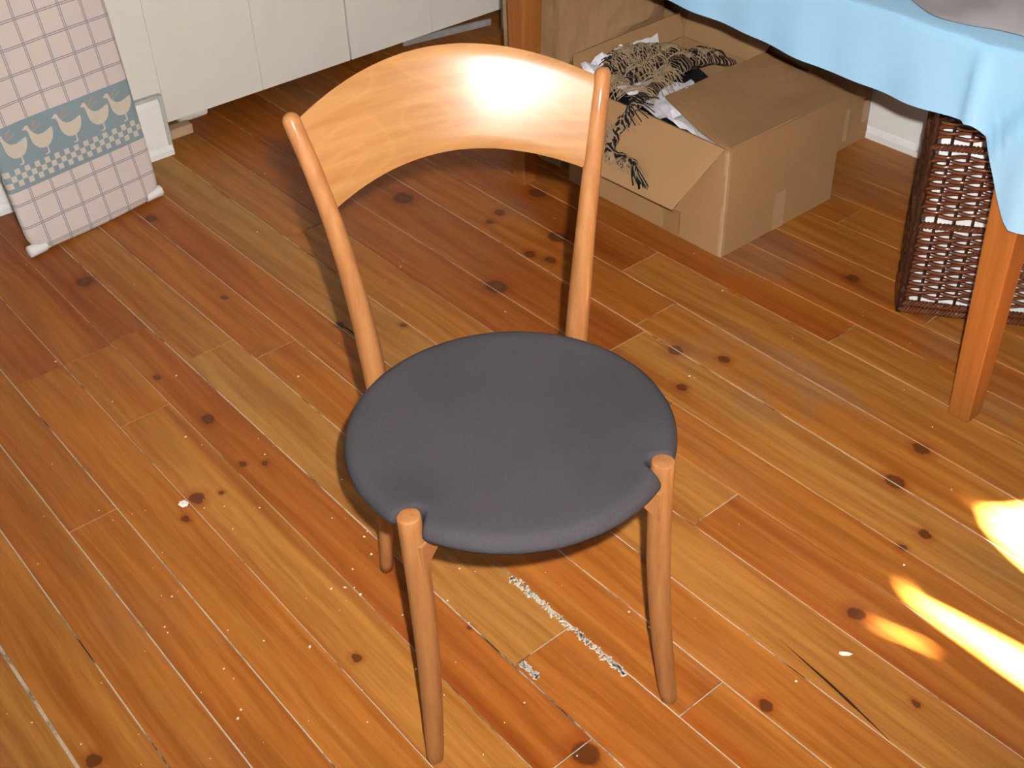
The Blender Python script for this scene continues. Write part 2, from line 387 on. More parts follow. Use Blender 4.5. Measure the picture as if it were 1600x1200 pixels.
for i in range(len(BND)-1):
    butts, cols = ROWS.get(i, ([random.uniform(.2, 2.6)], [mc(o_, random.choice([y_, r_, t_]), random.random()*.6) for _ in range(2)]))
    ys = [YA]+butts+[YB]
    (a0, b0), (a1, b1) = BND[i], BND[i+1]
    gl = GAP*{10: 2.2, 14: .7, 15: .6, 16: 1.2, 21: .5, 22: .9, 23: 1.3, 24: 1.2, 25: 1.1}.get(i, 1); gr = GAP*{9: 2.0, 13: .7, 14: .5, 15: 1.2, 20: .5, 21: .9, 22: 1.3, 23: 1.2, 24: 1.1}.get(i, .95)
    for k in range(len(ys)-1):
        ya = ys[k]+(.0010 if k else 0); yb = ys[k+1]-(.0010 if k < len(ys)-2 else 0)
        e = .0012; zt = random.uniform(-.0003, .0002) if i not in () else 0
        prof = lambda y: [(a0+b0*y+gl, -.0021), (a0+b0*y+gl, zt-e), (a0+b0*y+gl+e, zt), (a1+b1*y-gr-e, zt), (a1+b1*y-gr, zt-e), (a1+b1*y-gr, -.0021)]
        vs = []
        for yy in (ya, ya+e, yb-e, yb):
            for j, (x, z) in enumerate(prof(yy)):
                if yy in (ya, yb) and j in (2, 3): z = zt-e
                vs.append((x, yy, z))
        fs = []
        for s in range(3):
            for j in range(5): fs.append((s*6+j, s*6+j+1, s*6+6+j+1, s*6+6+j))
        fs.append((5, 4, 3, 2, 1, 0)); fs.append((18, 19, 20, 21, 22, 23))
        fs = [tuple(reversed(f)) for f in fs]
        o = link('floorboard', mesh('floorboard', vs, fs), M_FLOOR, floor)
        o.color = (cols[k][0]*1.16, cols[k][1]*1.25, cols[k][2]*1.45, 1)
        nplank += 1

# ------------------------------------------------------------------ cabinets
def cabinet(x0, x1, label):
    t = empty('cabinet', ((x0+x1)/2, BY+.018, 0))
    ox, oy = t.location.x, t.location.y
    L = lambda a: a-ox
    box('body', L(x0)+.006, L(x1)-.006, .0015, .55, .10, .87, M_CREAM, t)
    xm = (x0+x1)/2
    for a, b in ((x0, xm), (xm, x1)):
        box('door', L(a)+(.0005 if a > x0 else .0004), L(b)-(.0005 if b < x1 else .0012), -.018, 0, .083, .868, M_CREAM, t, bevel=.0006)
    for xx in (L(x0)+.14, L(x1)-.10):
        fy = .115 if (x0 < 1.5 and xx < 0) else .42
        vs, fs = boxdata(xx-.05, xx+.05, fy, fy+.05, 0, .10)
        link('foot', mesh('foot', vs, fs), M_CREAM, t, bevel=.012)
    return tag(t, label, 'cabinet', None)
cabinet(1.240, 1.864, 'low cream two-door cabinet beside the white baseboard end and ironing board')
cabinet(1.868, 2.490, 'low cream two-door cabinet farther right, beside the far table leg')
kv = [(2.16, 3.190), (2.488, 3.128), (2.490, 3.140), (2.162, 3.202)]
o = link('kick_rail', mesh('kick_rail', [(x, y, 0) for x, y in kv]+[(x, y, .024) for x, y in kv], boxdata(0,1,0,1,0,1)[1]), M_GREY, None, bevel=.003); tag(o, 'dusty grey metal rail on the floor under the far cabinet', 'rail')
o = box('wood_block', 1.262, 1.335, 3.105, 3.142, 0, .030, M_RAW, None, bevel=.004); tag(o, 'small raw wood block on the floor at the cabinet corner', 'block')
structure(box('trim_1', 2.492, RX, 3.06, 3.08, 0, 2.5, M_WHITE))

# ------------------------------------------------------------------ ironing board
O = Vector((.885, 2.775, .02)); U = Vector((.385, .06, 0)).normalized(); N0 = U.cross(Vector((0, 0, 1)))
ph = math.radians(9.5); VV = Vector((0, 0, 1))*math.cos(ph)-N0*math.sin(ph); NN = U.cross(VV)
ib = empty('ironing_board', mat=Matrix(((U.x, VV.x, NN.x, O.x), (U.y, VV.y, NN.y, O.y), (U.z, VV.z, NN.z, O.z), (0, 0, 0, 1))))
tag(ib, 'ironing board with goose border cover leaning upright against the wall', 'ironing board')
def outline():
    pts = []; r = .055
    L = -.186; R0 = .200; B = -.012; T = 1.30
    def R(v): return R0+.04*min(v, .5)
    for k in range(7):
        a = math.pi+k/6*math.pi/2; pts.append((L+r+r*math.cos(a), B+r*.9+r*.9*math.sin(a)))
    for k in range(1, 9): pts.append((lerp(L+r, R0-r, k/9), B-.004*math.sin(k/9*math.pi)))
    for k in range(7):
        a = -math.pi/2+k/6*math.pi/2; pts.append((R0-r+r*math.cos(a), B+r*.9+r*.9*math.sin(a)))
    for v in [.08, .13, .2, .3, .4, .5, .7, .9, 1.05, 1.15, 1.22, 1.27]:
        h = R(v) if v < .9 else lerp(R(v), .03, ((v-.9)/.4)**2)
        pts.append((h, v))
    pts.append((.01, T))
    for v in reversed([.08, .13, .2, .3, .4, .5, .7, .9, 1.05, 1.15, 1.22, 1.27]):
        h = L if v < .9 else lerp(L, -.01, ((v-.9)/.4)**2)
        pts.append((h, v))
    return pts
ol = outline(); n = len(ol); cx, cy = .007, .6
vs = []; fs = []
prof = [(.018, 0), (.008, -.0022), (.002, -.008), (0, -.016), (.002, -.026), (.008, -.032), (.02, -.034)]
def inset(i, d):
    a = Vector(ol[i-1]); b = Vector(ol[(i+1) % n]); t = (b-a).normalized(); nn = Vector((-t.y, t.x))
    p = Vector(ol[i])+nn*d; return p
for d, z in prof:
    for i in range(n):
        p = inset(i, d); vs.append((p.x, p.y, z))
for s in range(len(prof)-1):
    for i in range(n):
        j = (i+1) % n; fs.append((s*n+i, s*n+n+i, s*n+n+j, s*n+j))
fs.append(tuple(range(n))); fs.append(tuple(reversed(range((len(prof)-1)*n, len(prof)*n))))
cov = link('cover', mesh('cover', vs, fs), M_COVER, ib, smooth=True)
cov['label'] = 'pinkish beige checked cover with blue grey goose band'
# foot bar and folded leg tubes behind
o = tube('foot_bar', [(-.185, 0, -.012), (-.06, 0, -.022), (.08, 0, -.022), (.192, .002, -.012)], .0125, M_PLAST, ib, 12)
for x, y in ((-.187, 0), (.194, .002)):
    s = 1 if x > 0 else -1
    o = tube('end_cap', [(x-s*.040, y, -.013), (x-s*.038, y, -.013), (x+s*.006, y, -.011), (x+s*.008, y, -.011)], [.0135, .0152, .0152, .0140], M_PLAST, ib, 14)
for x in (-.03, .03):
    tube('leg_tube', [(x, .0, -.045), (x, .85, -.045)], .010, M_PLAST, ib, 10)
# printed geese
G = [(-.042,.2885),(-.036,.2915),(-.033,.2945),(-.028,.2955),(-.024,.2925),(-.0235,.288),(-.021,.280),(-.016,.272),(-.008,.2655),(.004,.264),(.016,.2665),(.026,.270),(.033,.271),
     (.032,.262),(.029,.252),(.024,.243),(.016,.235),(.007,.231),(.0065,.224),(.007,.2155),(.003,.2125),(-.006,.2125),(-.0065,.2145),(.0025,.2165),(.0035,.2305),(-.006,.2305),(-.015,.234),(-.023,.242),(-.0275,.252),(-.0285,.264),(-.0285,.276),(-.0305,.2845),(-.035,.286)]
BW = [[(-.0225,.2825),(-.012,.2965),(-.002,.3005),(.001,.2975),(-.007,.2925),(-.012,.2865)], [(-.0215,.279),(-.008,.2855),(.006,.2895),(.008,.286),(-.004,.2815),(-.013,.2755)]]
def extrude(poly, z0, z1):
    k = len(poly); v = [(x, y, z1) for x, y in poly]+[(x, y, z0) for x, y in poly]
    f = [tuple(reversed(range(k)))]+[(i, (i+1) % k, k+(i+1) % k, k+i) for i in range(k)]
    return v, f
gm = mesh('goose_print', *extrude(G, 0, .0006)); bms = [mesh('bow_print', *extrude(b, .0004, .0009)) for b in BW]
for q, u in enumerate((-.132, -.061, .019, .099, .166)):
    g = link('goose_print', gm, None if q else M_GOOSE, ib); g.location = (u, -.002, .0)
    for b in bms:
        bo = link('bow_print', b, None if q else M_BOW, g)

# ------------------------------------------------------------------ chair
ch = empty('chair', (.8155, 1.0188, 0), -.4318)
tag(ch, 'beech dining chair with round charcoal seat and curved wooden backrest', 'chair')
def P(a, b, z): return Vector((a, -b, z))
SZ = .452; SR = .239; SCY = -.0144
FLG = (.1777, .1305)
def seat_r(th):
    # th measured in local (a, b) about the seat centre
    r = SR
    for sx in (-1, 1):
        la, lb = sx*FLG[0], FLG[1]-SCY
        rho = math.hypot(la, lb); d = th-math.atan2(lb, la)
        d = (d+math.pi) % (2*math.pi)-math.pi
        rn = .0205
        if abs(d) < math.pi/3 and abs(rho*math.sin(d)) < rn:
            r = min(r, rho*math.cos(d)-math.sqrt(rn*rn-(rho*math.sin(d))**2))
    return r
NTH = 540
rs = [seat_r(2*math.pi*i/NTH) for i in range(NTH)]
for _ in range(2): rs = [(rs[i-2]+2*rs[i-1]+3*rs[i]+2*rs[(i+1) % NTH]+rs[(i+2) % NTH])/9 for i in range(NTH)]
rings = [(.06, -.0085), (.11, -.0078), (.15, -.0055)]   # absolute radii of the dish, below rim
prof = [(.050, -.0028), (.030, -.0002), (.018, .0008), (.010, -.0012), (.004, -.0060), (.0005, -.0125), (0, -.018), (.003, -.0235), (.010, -.027), (.030, -.029), (.060, -.029)]
vs = [P(0, SCY, SZ-.009)]; fs = []
def ring(radf, z):
    s = len(vs)
    for i in range(NTH):
        th = 2*math.pi*i/NTH; r = radf(i)
        vs.append(P(r*math.cos(th), SCY+r*math.sin(th), z))
    return s
R_ = []
for r, z in rings: R_.append(ring(lambda i: r, SZ+z))
for d, z in prof:
    R_.append(ring(lambda i: rs[i]-(rs[i]-(SR-.06))*d/.06, SZ+z))
for i in range(NTH): fs.append((0, R_[0]+(i+1) % NTH, R_[0]+i))
for a, b in zip(R_[:-1], R_[1:]):
    for i in range(NTH):
        j = (i+1) % NTH; fs.append((a+i, a+j, b+j, b+i))
fs.append(tuple(R_[-1]+i for i in range(NTH)))
seat = link('seat', mesh('seat', vs, fs), M_SEAT, ch, smooth=True); seat['label'] = 'round charcoal upholstered seat with slightly dished top'
ply = []
s2 = [(.052, -.0285), (.05, -.038), (.06, -.040)]
vs = []; fs = []; R_ = []
for d, z in s2: R_.append(ring(lambda i: rs[i]-d, SZ+z))
for a, b in zip(R_[:-1], R_[1:]):
    for i in range(NTH):
        j = (i+1) % NTH; fs.append((a+i, a+j, b+j, b+i))
fs.append(tuple(R_[-1]+i for i in range(NTH))); fs.append(tuple(R_[0]+i for i in reversed(range(NTH))))
link('seat_base', mesh('seat_base', vs, fs), M_PANEL, ch)
# legs
for s in (-1, 1):
    path = []; rad = []
    for k in range(25):
        t = k/24; z = t*.4535
        bow = 4*t*(1-t)
        a = lerp(.1877, .1777, t)-.0075*bow; b = lerp(.1841, .1305, t)-.010*bow
        path.append(P(s*a, b, z)); rad.append(interp([0, .02, .3, .62, .86, 1], [.0128, .0136, .0162, .0180, .0176, .0165], t))
    top = path[-1]; dirn = (path[-1]-path[-2]).normalized()
    path += [top+dirn*.0012, top+dirn*.0020, top+dirn*.0021]; rad += [.0157, .0135, .004]
    path = [path[0]]+path; rad = [.0105]+rad; path[1] = path[1]+Vector((0, 0, .002))
    tube('leg', path, rad, M_LEG, ch, 24)
def cubic(xs, ys):
    # Lagrange through four points
    def f(x):
        r = 0
        for i in range(4):
            t = ys[i]
            for j in range(4):
                if j != i: t *= (x-xs[j])/(xs[i]-xs[j])
            r += t
        return r
    return f
zk = [.44, .57, .70, .84]
fa = cubic(zk, [.1625, .1735, .1917, .2246]); fb = cubic(zk, [-.208, -.2115, -.2295, -.2765])
def post(z):
    if z >= .44: return fa(z), fb(z)
    t = z/.44                       # Hermite from the foot up to the seat
    a0, b0, a1, b1 = .1848, -.2227, .1625, -.208
    ma = (fa(.46)-fa(.44))/.02*.44; mb = (fb(.46)-fb(.44))/.02*.44
    h00 = 2*t**3-3*t*t+1; h10 = t**3-2*t*t+t; h01 = -2*t**3+3*t*t; h11 = t**3-t*t
    return h00*a0+h10*(-.03)+h01*a1+h11*ma, h00*b0+h10*.05+h01*b1+h11*mb
for s in (-1, 1):
    path = []; rad = []
    for k in range(45):
        z = .838*k/44; a, b = post(z)
        path.append(P(s*a, b, z)); rad.append(interp([0, .02, .2, .42, .5, .62, .72, .838], [.0115, .0122, .0155, .0180, .0176, .0152, .0138, .0130], z))
    d = (path[-1]-path[-2]).normalized(); top = path[-1]
    for q in (.25, .5, .75, .9, .985): path.append(top+d*.013*q); rad.append(.013*math.sqrt(1-q*q))
    tube('leg', path, rad, M_LEG, ch, 24)['label'] = 'long rear leg rising into back post'
# backrest: bent ply panel
NS, NTT = 60, 14
ZB, RB, SB, ZT_, RT_, ST_ = .7160, .0301, .0656, .8377, .0464, .0800
def bpt(s, t, off):
    g = 1-s*s; z0 = lerp(ZB, ZT_, t); a = fa(z0)-.006
    return Vector((s*a, -(fb(z0)-lerp(SB, ST_, t)*g), z0+lerp(RB, RT_, t)*g))
vs = []; fs = []
TH = .0058
for i in range(NS+1):
    s = -1+2*i/NS; ds = 1e-3
    loop = []
    for k in range(NTT+1):
        t = k/NTT; p = bpt(s, t, 0)
        nn = (bpt(s+ds, t, 0)-bpt(s-ds, t, 0)).cross(bpt(s, t+ds, 0)-bpt(s, t-ds, 0)).normalized()
        if nn.y > 0: nn = -nn
        ed = min(t, 1-t)*.13; th = TH-(.003*max(0, 1-ed/.005)**2)
        loop.append((p+nn*th, p-nn*th))
    vs += [a for a, b in loop]+[b for a, b in reversed(loop)]
m = 2*(NTT+1)
for i in range(NS):
    for k in range(m):
        l = (k+1) % m; fs.append((i*m+k, i*m+l, i*m+m+l, i*m+m+k))
fs.append(tuple(range(m))); fs.append(tuple(reversed(range(NS*m, NS*m+m))))
bk = link('backrest', mesh('backrest', vs, fs), M_PANEL, ch, smooth=True)
md = bk.modifiers.new('es', 'EDGE_SPLIT'); md.split_angle = math.radians(50)
bk['label'] = 'bent plywood backrest panel arched between the posts'
# brackets under the seat
for sx, (a, b) in ((-1, (.176, .145)), (1, (.176, .145)), (-1, (.166, -.190)), (1, (.166, -.190))):
    A = P(sx*a, b, 0); Bc = P(0, SCY, 0); d = (Bc-A).normalized(); q = Vector((-d.y, d.x, 0))*.011
    vs = []
    for t, zl in ((0, .360), (.10, .378), (.22, .396), (.42, .404), (1, .404)):
        p = A+(Bc-A)*t
        for z in (zl, .4138):
            for sg in (-1, 1): vs.append((p.x+q.x*sg, p.y+q.y*sg, z))
    fs = []
    for i in range(4):
        o0 = i*4; o1 = o0+4
        fs += [(o0, o0+1, o1+1, o1), (o0+2, o1+2, o1+3, o0+3), (o0, o1, o1+2, o0+2), (o0+1, o0+3, o1+3, o1+1)]
    fs += [(0, 2, 3, 1), (16, 17, 19, 18)]
    link('brace', mesh('brace', vs, fs), M_LEG, ch, bevel=.002)

# ------------------------------------------------------------------ table and cloth
TX0, TX1, TY0, TY1, TZ = 1.822, 2.70, .835, 2.245, .745
tb = empty('table', ((TX0+TX1)/2, (TY0+TY1)/2, 0)); tx, ty = tb.location.x, tb.location.y
tag(tb, 'orange stained wooden table standing under the light blue cloth', 'table')
box('tabletop', TX0-tx, TX1-tx, TY0-ty, TY1-ty, TZ-.03, TZ, M_TLEG, tb, bevel=.004)
for (x, y, sx, sy) in ((1.828, .842, 1, 1), (1.828, 2.235, 1, -1), (2.694, .842, -1, 1), (2.694, 2.235, -1, -1)):
    # square leg, outer corner upright, inner faces tapering towards the floor
    vs = []
    for z, wd in ((0, .047), (.62, .066), (TZ-.03, .066)):
        for p, q in ((0, 0), (1, 0), (1, 1), (0, 1)): vs.append((x+sx*wd*p-tx, y+sy*wd*q-ty, z))
    fs = [(3, 2, 1, 0), (8, 9, 10, 11)]
    for k in range(2):
        for j in range(4): fs.append((k*4+j, k*4+(j+1) % 4, k*4+4+(j+1) % 4, k*4+4+j))
    if sx*sy < 0: fs = [tuple(reversed(f)) for f in fs]
    link('leg', mesh('leg', vs, fs), M_TLEG, tb, bevel=.0035)
for a in ((TX0+.07, TX1-.07, TY0+.02, TY0+.04), (TX0+.07, TX1-.07, TY1-.04, TY1-.02), (TX0+.02, TX0+.04, TY0+.08, TY1-.08), (TX1-.04, TX1-.02, TY0+.08, TY1-.08)):
    box('apron', a[0]-tx, a[1]-tx, a[2]-ty, a[3]-ty, TZ-.11, TZ-.031, M_TLEG, tb)
# cloth: a skirt round the top, longer over the near end
def per(n):
    out = []; r = .012
    x0, x1, y0, y1 = TX0-.006, TX1+.006, TY0-.006, TY1+.006
    def seg(a, b, m): return [(lerp(a[0], b[0], k/m), lerp(a[1], b[1], k/m)) for k in range(m)]
    def arc(cx, cy, a0): return [(cx+r*math.cos(a0+k/6*math.pi/2), cy+r*math.sin(a0+k/6*math.pi/2)) for k in range(6)]
    out += seg((x0, y1-r), (x0, y0+r), 110)+arc(x0+r, y0+r, math.pi)
    out += seg((x0+r, y0), (x1-r, y0), 50)+arc(x1-r, y0+r, 1.5*math.pi)
    out += seg((x1, y0+r), (x1, y1-r), 30)+arc(x1-r, y1-r, 0)+seg((x1-r, y1), (x0+r, y1), 40)+arc(x0+r, y1-r, .5*math.pi)
    return out
pp = per(0); n = len(pp)
def hem(x, y):
    if y < TY0+.004:
        return interp([1.80, 1.825, 1.838, 1.856, 1.9, 2.7], [.47, .455, .415, .385, .372, .38], x)
    if x < TX0+.03:      # long visible side
        return interp([.80, .842, .862, .882, .902, .924, .96, 1.1, 1.27, 1.46, 1.68, 2.25], [.455, .46, .48, .515, .562, .594, .612, .606, .612, .626, .640, .64], y)
    if y < TY0+.03: return .372+.02*math.sin(x*9)
    return .62
vs = []; fs = []
NZ = 22
for j in range(NZ+1):
    t = j/NZ
    for i in range(n):
        x, y = pp[i]; ax, ay = pp[i-1]; bx, by = pp[(i+1) % n]
        d = Vector((bx-ax, by-ay)).normalized(); nx, ny = -d.y, d.x
        cxm = Vector((x-(TX0+TX1)/2, y-(TY0+TY1)/2))
        if nx*cxm.x+ny*cxm.y < 0: nx, ny = -nx, -ny
        h = hem(x, y); z = lerp(TZ+.004, h, t**.9) if j > 1 else TZ+.006-.006*t
        arc = 0
        # small folds growing towards the hem; one flare at the near corner, one crease
        fold = .006*math.sin(y*21+x*13)*t+.004*math.sin(y*47+1.3)*t
        dc = math.hypot(x-TX0, y-TY0)
        flare = .004*math.exp(-(dc/.045)**2)*t**1.3
        crease = .014*math.exp(-((y-.965)/.010)**2)*(min(1, t*3)) if x < TX0+.02 else 0
        if y < TY0+.03: fold *= .6
        yl = lerp(.835, .930, min(1, max(0, (TZ-z)/.155))); q = min(1, max(0, (yl-y)/.022)); q = q*q*(3-2*q)
        drape = .020*q*min(1, t*2.2) if x < TX0+.012 and y < 1.0 else 0
        off = max(.001, .003+fold*.6+.004*t+flare+crease+drape)
        vs.append((x+nx*off, y+ny*off, z))
for j in range(NZ):
    for i in range(n):
        k = (i+1) % n; fs.append((j*n+i, j*n+n+i, j*n+n+k, j*n+k))
# top sheet
s0 = len(vs)
for i in range(n):
    x, y = pp[i]; cxm, cym = (TX0+TX1)/2, (TY0+TY1)/2
    vs.append((x+(cxm-x)*.012, y+(cym-y)*.012, TZ+.009))
for i in range(n):
    k = (i+1) % n; fs.append((i, k, s0+k, s0+i))
fs.append(tuple(s0+i for i in range(n)))
fs = [tuple(reversed(f)) for f in fs]
cl = link('tablecloth', mesh('tablecloth', vs, fs), M_BLUE, smooth=True)
tag(cl, 'light blue cloth draped over the table with hem hanging down', 'tablecloth')
# wool garment lying on the table
vs = []; fs = []; NX, NY = 46, 46
for j in range(NY+1):
    for i in range(NX+1):
        u = -1+2*i/NX; v = -1+2*j/NY
        ru = math.sqrt(max(0, 1-.5*v*v)); rv = math.sqrt(max(0, 1-.5*u*u))
        X, Y = u*ru, v*rv; r = math.hypot(X, Y)
        x = 2.065+.215*X*(1+.1*noise.noise(Vector((X*2, Y*2, 1)))); y = 1.03+.26*Y
        h = .05*max(0, 1-r**4)*(.75+.7*noise.noise(Vector((x*14, y*14, 3)))+.4*noise.noise(Vector((x*34, y*34, 8))))
        vs.append((x, y, TZ+.010+max(.0, h)))
for j in range(NY):
    for i in range(NX): fs.append((j*(NX+1)+i, j*(NX+1)+i+1, (j+1)*(NX+1)+i+1, (j+1)*(NX+1)+i))
g = link('garment', mesh('garment', vs, fs), M_GARM, smooth=True)
m = g.modifiers.new('s', 'SOLIDIFY'); m.thickness = .004; m.offset = 1
tag(g, 'crumpled grey mauve wool garment lying on the blue tablecloth', 'garment')

# ------------------------------------------------------------------ open cardboard box
BX0, BX1, BY0, BY1, BH = 1.935, 2.352, 1.590, 2.125, .284
bxo = empty('cardboard_box', ((BX0+BX1)/2, (BY0+BY1)/2, 0)); bx, by = bxo.location.x, bxo.location.y
tag(bxo, 'open cardboard box with bent flaps holding papers and a striped scarf', 'box')
ct = .005
def sheet(name, quad, mat, parent, th=.004, nu=14, nv=10, amp=.004, seed=0, off=(0, 0, 0), sag=0):
    A, B, D, E = [Vector(q)-Vector(off) for q in quad]   # A-B hinge, E-D free edge (A..E, B..D)
    nrm = (B-A).cross(E-A).normalized(); vs = []; fs = []
    for j in range(nv+1):
        for i in range(nu+1):
            u, v = i/nu, j/nv
            p = A.lerp(B, u).lerp(E.lerp(D, u), v)
            w_ = noise.noise(Vector((p.x*9+seed, p.y*9, p.z*9)))*amp*min(1, v*3)
            p = p+nrm*(w_+sag*math.sin(math.pi*u)*v)
            vs.append(p)
    for j in range(nv):
        for i in range(nu): fs.append((j*(nu+1)+i, j*(nu+1)+i+1, (j+1)*(nu+1)+i+1, (j+1)*(nu+1)+i))
    o = link(name, mesh(name, vs, fs), mat, parent)
    m = o.modifiers.new('s', 'SOLIDIFY'); m.thickness = th; m.offset = 0
    return o
of = (bx, by, 0)
sheet('side_panel', [(BX0, BY0, .002), (BX0, BY1, .002), (BX0, BY1, BH), (BX0, BY0, BH)], M_CARD, bxo, ct, off=of, amp=.003, seed=1)
sheet('side_panel', [(BX1, BY0, .002), (BX1, BY1, .002), (BX1, BY1, BH), (BX1, BY0, BH)], M_CARD, bxo, ct, off=of, amp=.003, seed=2)
sheet('end_panel', [(BX0, BY0, .002), (BX1, BY0, .002), (BX1, BY0, BH), (BX0, BY0, BH)], M_CARD, bxo, ct, off=of, amp=.003, seed=3)
sheet('end_panel', [(BX0, BY1, .002), (BX1, BY1, .002), (BX1, BY1, BH), (BX0, BY1, BH)], M_CARD, bxo, ct, off=of, amp=.003, seed=4)
box('base_panel', BX0-bx, BX1-bx, BY0-by, BY1-by, .002, .008, M_CARD, bxo)
sheet('flap', [(BX0-.002, BY0+.01, BH), (BX0-.002, BY1-.005, BH), (1.845, 2.11, .128), (1.848, 1.672, .131)], M_CARD, bxo, ct, off=of, amp=.004, seed=5, nu=20)['label'] = 'side flap folded outward and hanging down'
# end flap lying over the contents, torn free edge
A = Vector((BX0+.004, BY0, BH+.003)); B_ = Vector((BX1+.012, BY0+.004, BH)); vs = []; fs = []; nu, nv = 26, 16
tips = [(0, .02), (.10, .16), (.22, .300), (.30, .292), (.55, .280), (.8, .275), (1.0, .262)]
for j in range(nv+1):
    for i in range(nu+1):
        u, v = i/nu, j/nv
        dep = interp([t[0] for t in tips], [t[1] for t in tips], u)+.004*noise.noise(Vector((u*30, 0, 5)))
        p = A.lerp(B_, u)+Vector((0, 1, 0))*dep*v
        p.z += .028*u*v-.010*v*(1-u)+.007*noise.noise(Vector((p.x*8, p.y*8, 2)))*min(1, v*4)+.004*abs(noise.noise(Vector((p.x*22, p.y*22, 7))))*v
        vs.append(p-Vector(of))
for j in range(nv):
    for i in range(nu): fs.append((j*(nu+1)+i, j*(nu+1)+i+1, (j+1)*(nu+1)+i+1, (j+1)*(nu+1)+i))
o = link('flap', mesh('flap', vs, fs), M_CARD, bxo); o['label'] = 'torn end flap folded in over the contents'
m = o.modifiers.new('s', 'SOLIDIFY'); m.thickness = ct; m.offset = 0
sheet('flap', [(BX1, BY0+.27, BH), (BX1, BY1, BH), (BX1+.024, BY1, BH+.085), (BX1+.024, BY0+.25, BH+.07)], M_CARD, bxo, ct, off=of, amp=.004, seed=8)['label'] = 'far side flap standing up against the box behind'
sheet('flap', [(BX0+.02, BY1, BH), (BX1, BY1, BH), (BX1, BY1+.02, BH+.06), (BX0+.03, BY1+.02, BH+.055)], M_CARD, bxo, ct, off=of, amp=.004, seed=9)['label'] = 'rear end flap standing up'
box('edge_strip', BX0-.0034-bx, BX0+.010-bx, BY0-.0034-by, BY0+.010-by, .004, BH-.004, M_CARDEDGE, bxo, bevel=.003)['label'] = 'pale worn corner edge'
box('tape', 2.118-bx, 2.158-bx, BY0-.0052-by, BY0-.0040-by, .003, .105, M_CTAPE, bxo)['label'] = 'strip of clear packing tape'
box('tape', BX0-.0052-bx, BX0-.004-bx, 1.722-by, 1.776-by, .003, .072, M_TAPE, bxo)['label'] = 'strip of brown packing tape'
# contents
def crumple(name, pts, z, mat, seed, amp=.03, n=16, th=.0008, tilt=0):
    A, B, D, E = [Vector((p[0], p[1], z if len(p) < 3 else p[2])) for p in pts]
    vs = []; fs = []
    for j in range(n+1):
        for i in range(n+1):
            u, v = i/n, j/n; p = A.lerp(B, u).lerp(E.lerp(D, u), v)
            q = Vector((p.x*16+seed, p.y*16, seed))
            p = p+Vector((0, 0, amp*(abs(noise.noise(q))*1.2-.25+.5*abs(noise.noise(q*2.3)))))
            p.x += .008*noise.noise(q*1.7+Vector((9, 0, 0))); p.y += .008*noise.noise(q*1.7+Vector((0, 9, 0)))
            vs.append(p)
    for j in range(n):
        for i in range(n): fs.append((j*(n+1)+i, j*(n+1)+i+1, (j+1)*(n+1)+i+1, (j+1)*(n+1)+i))
    o = link(name, mesh(name, vs, fs), mat)
    m = o.modifiers.new('s', 'SOLIDIFY'); m.thickness = th
    return o
o = crumple('black_garment', [(1.945, 1.62, .20), (2.335, 1.62, .20), (2.335, 2.11, .215), (1.945, 2.11, .226)], .2, M_BLACK, 3, .045, 24, .004)
tag(o, 'black cloth garment crumpled inside the open cardboard box', 'garment')
o = crumple('paper_sheet', [(1.950, 1.625, .268), (2.03, 1.69, .262), (2.17, 1.93, .272), (1.975, 1.95, .270)], .26, M_PAPER, 11, .022, 14)
tag(o, 'white crumpled paper sheet showing between the two front flaps of the open box', 'paper')
o = crumple('paper_sheet', [(1.97, 1.93, .290), (2.10, 1.87, .296), (2.12, 1.97, .286), (1.98, 2.0, .29)], .27, M_PAPER, 23, .016, 10)
tag(o, 'small white paper sheet under the striped scarf in the open box', 'paper')
o = crumple('paper_sheet', [(1.955, 2.03, .275), (1.96, 2.115, .315), (2.24, 2.118, .325), (2.20, 2.05, .27)], .27, M_PAPER, 37, .03, 14)
tag(o, 'white crumpled paper sheet at the back of the open box behind the scarf', 'paper')
# striped scarf: loops in the box and a tail over the side flap
sc = empty('scarf', (2.08, 1.95, .29)); so = Vector(sc.location)
tag(sc, 'black and tan fringed scarf spilling from the open box over its flap', 'scarf')
paths = [
 ([(2.285, 1.885, .300), (2.226, 1.915, .320), (2.17, 1.935, .326), (2.11, 1.935, .318), (2.05, 1.92, .308), (1.99, 1.905, .302), (1.945, 1.895, .302), (1.912, 1.90, .262), (1.893, 1.915, .225), (1.872, 1.912, .188), (1.868, 1.885, .185), (1.868, 1.85, .188), (1.866, 1.815, .186)],
  [.012, .022, .030, .026, .022, .020, .018, .017, .017, .016, .014, .013, .010]),
 ([(1.99, 2.03, .275), (2.03, 2.07, .30), (2.10, 2.07, .315), (2.16, 2.02, .318), (2.17, 1.96, .322)], [.022, .032, .036, .034, .026]),
 ([(2.00, 1.99, .272), (2.06, 2.01, .295), (2.12, 2.0, .31), (2.15, 1.95, .32)], [.018, .026, .028, .02]),
]
parts = []
for pts, rr in paths:
    sp = smoothpath(pts, 60); rad = [interp([k/(len(rr)-1) for k in range(len(rr))], rr, i/60) for i in range(61)]
    rad = [r*(1+.18*math.sin(i*1.1)+.1*math.sin(i*2.7)) for i, r in enumerate(rad)]
    parts.append(tubedata([p-so for p in sp], rad, 12, flat=.55))
link('knit_body', mesh('knit_body', *join(parts)), M_KNIT, sc, smooth=True)
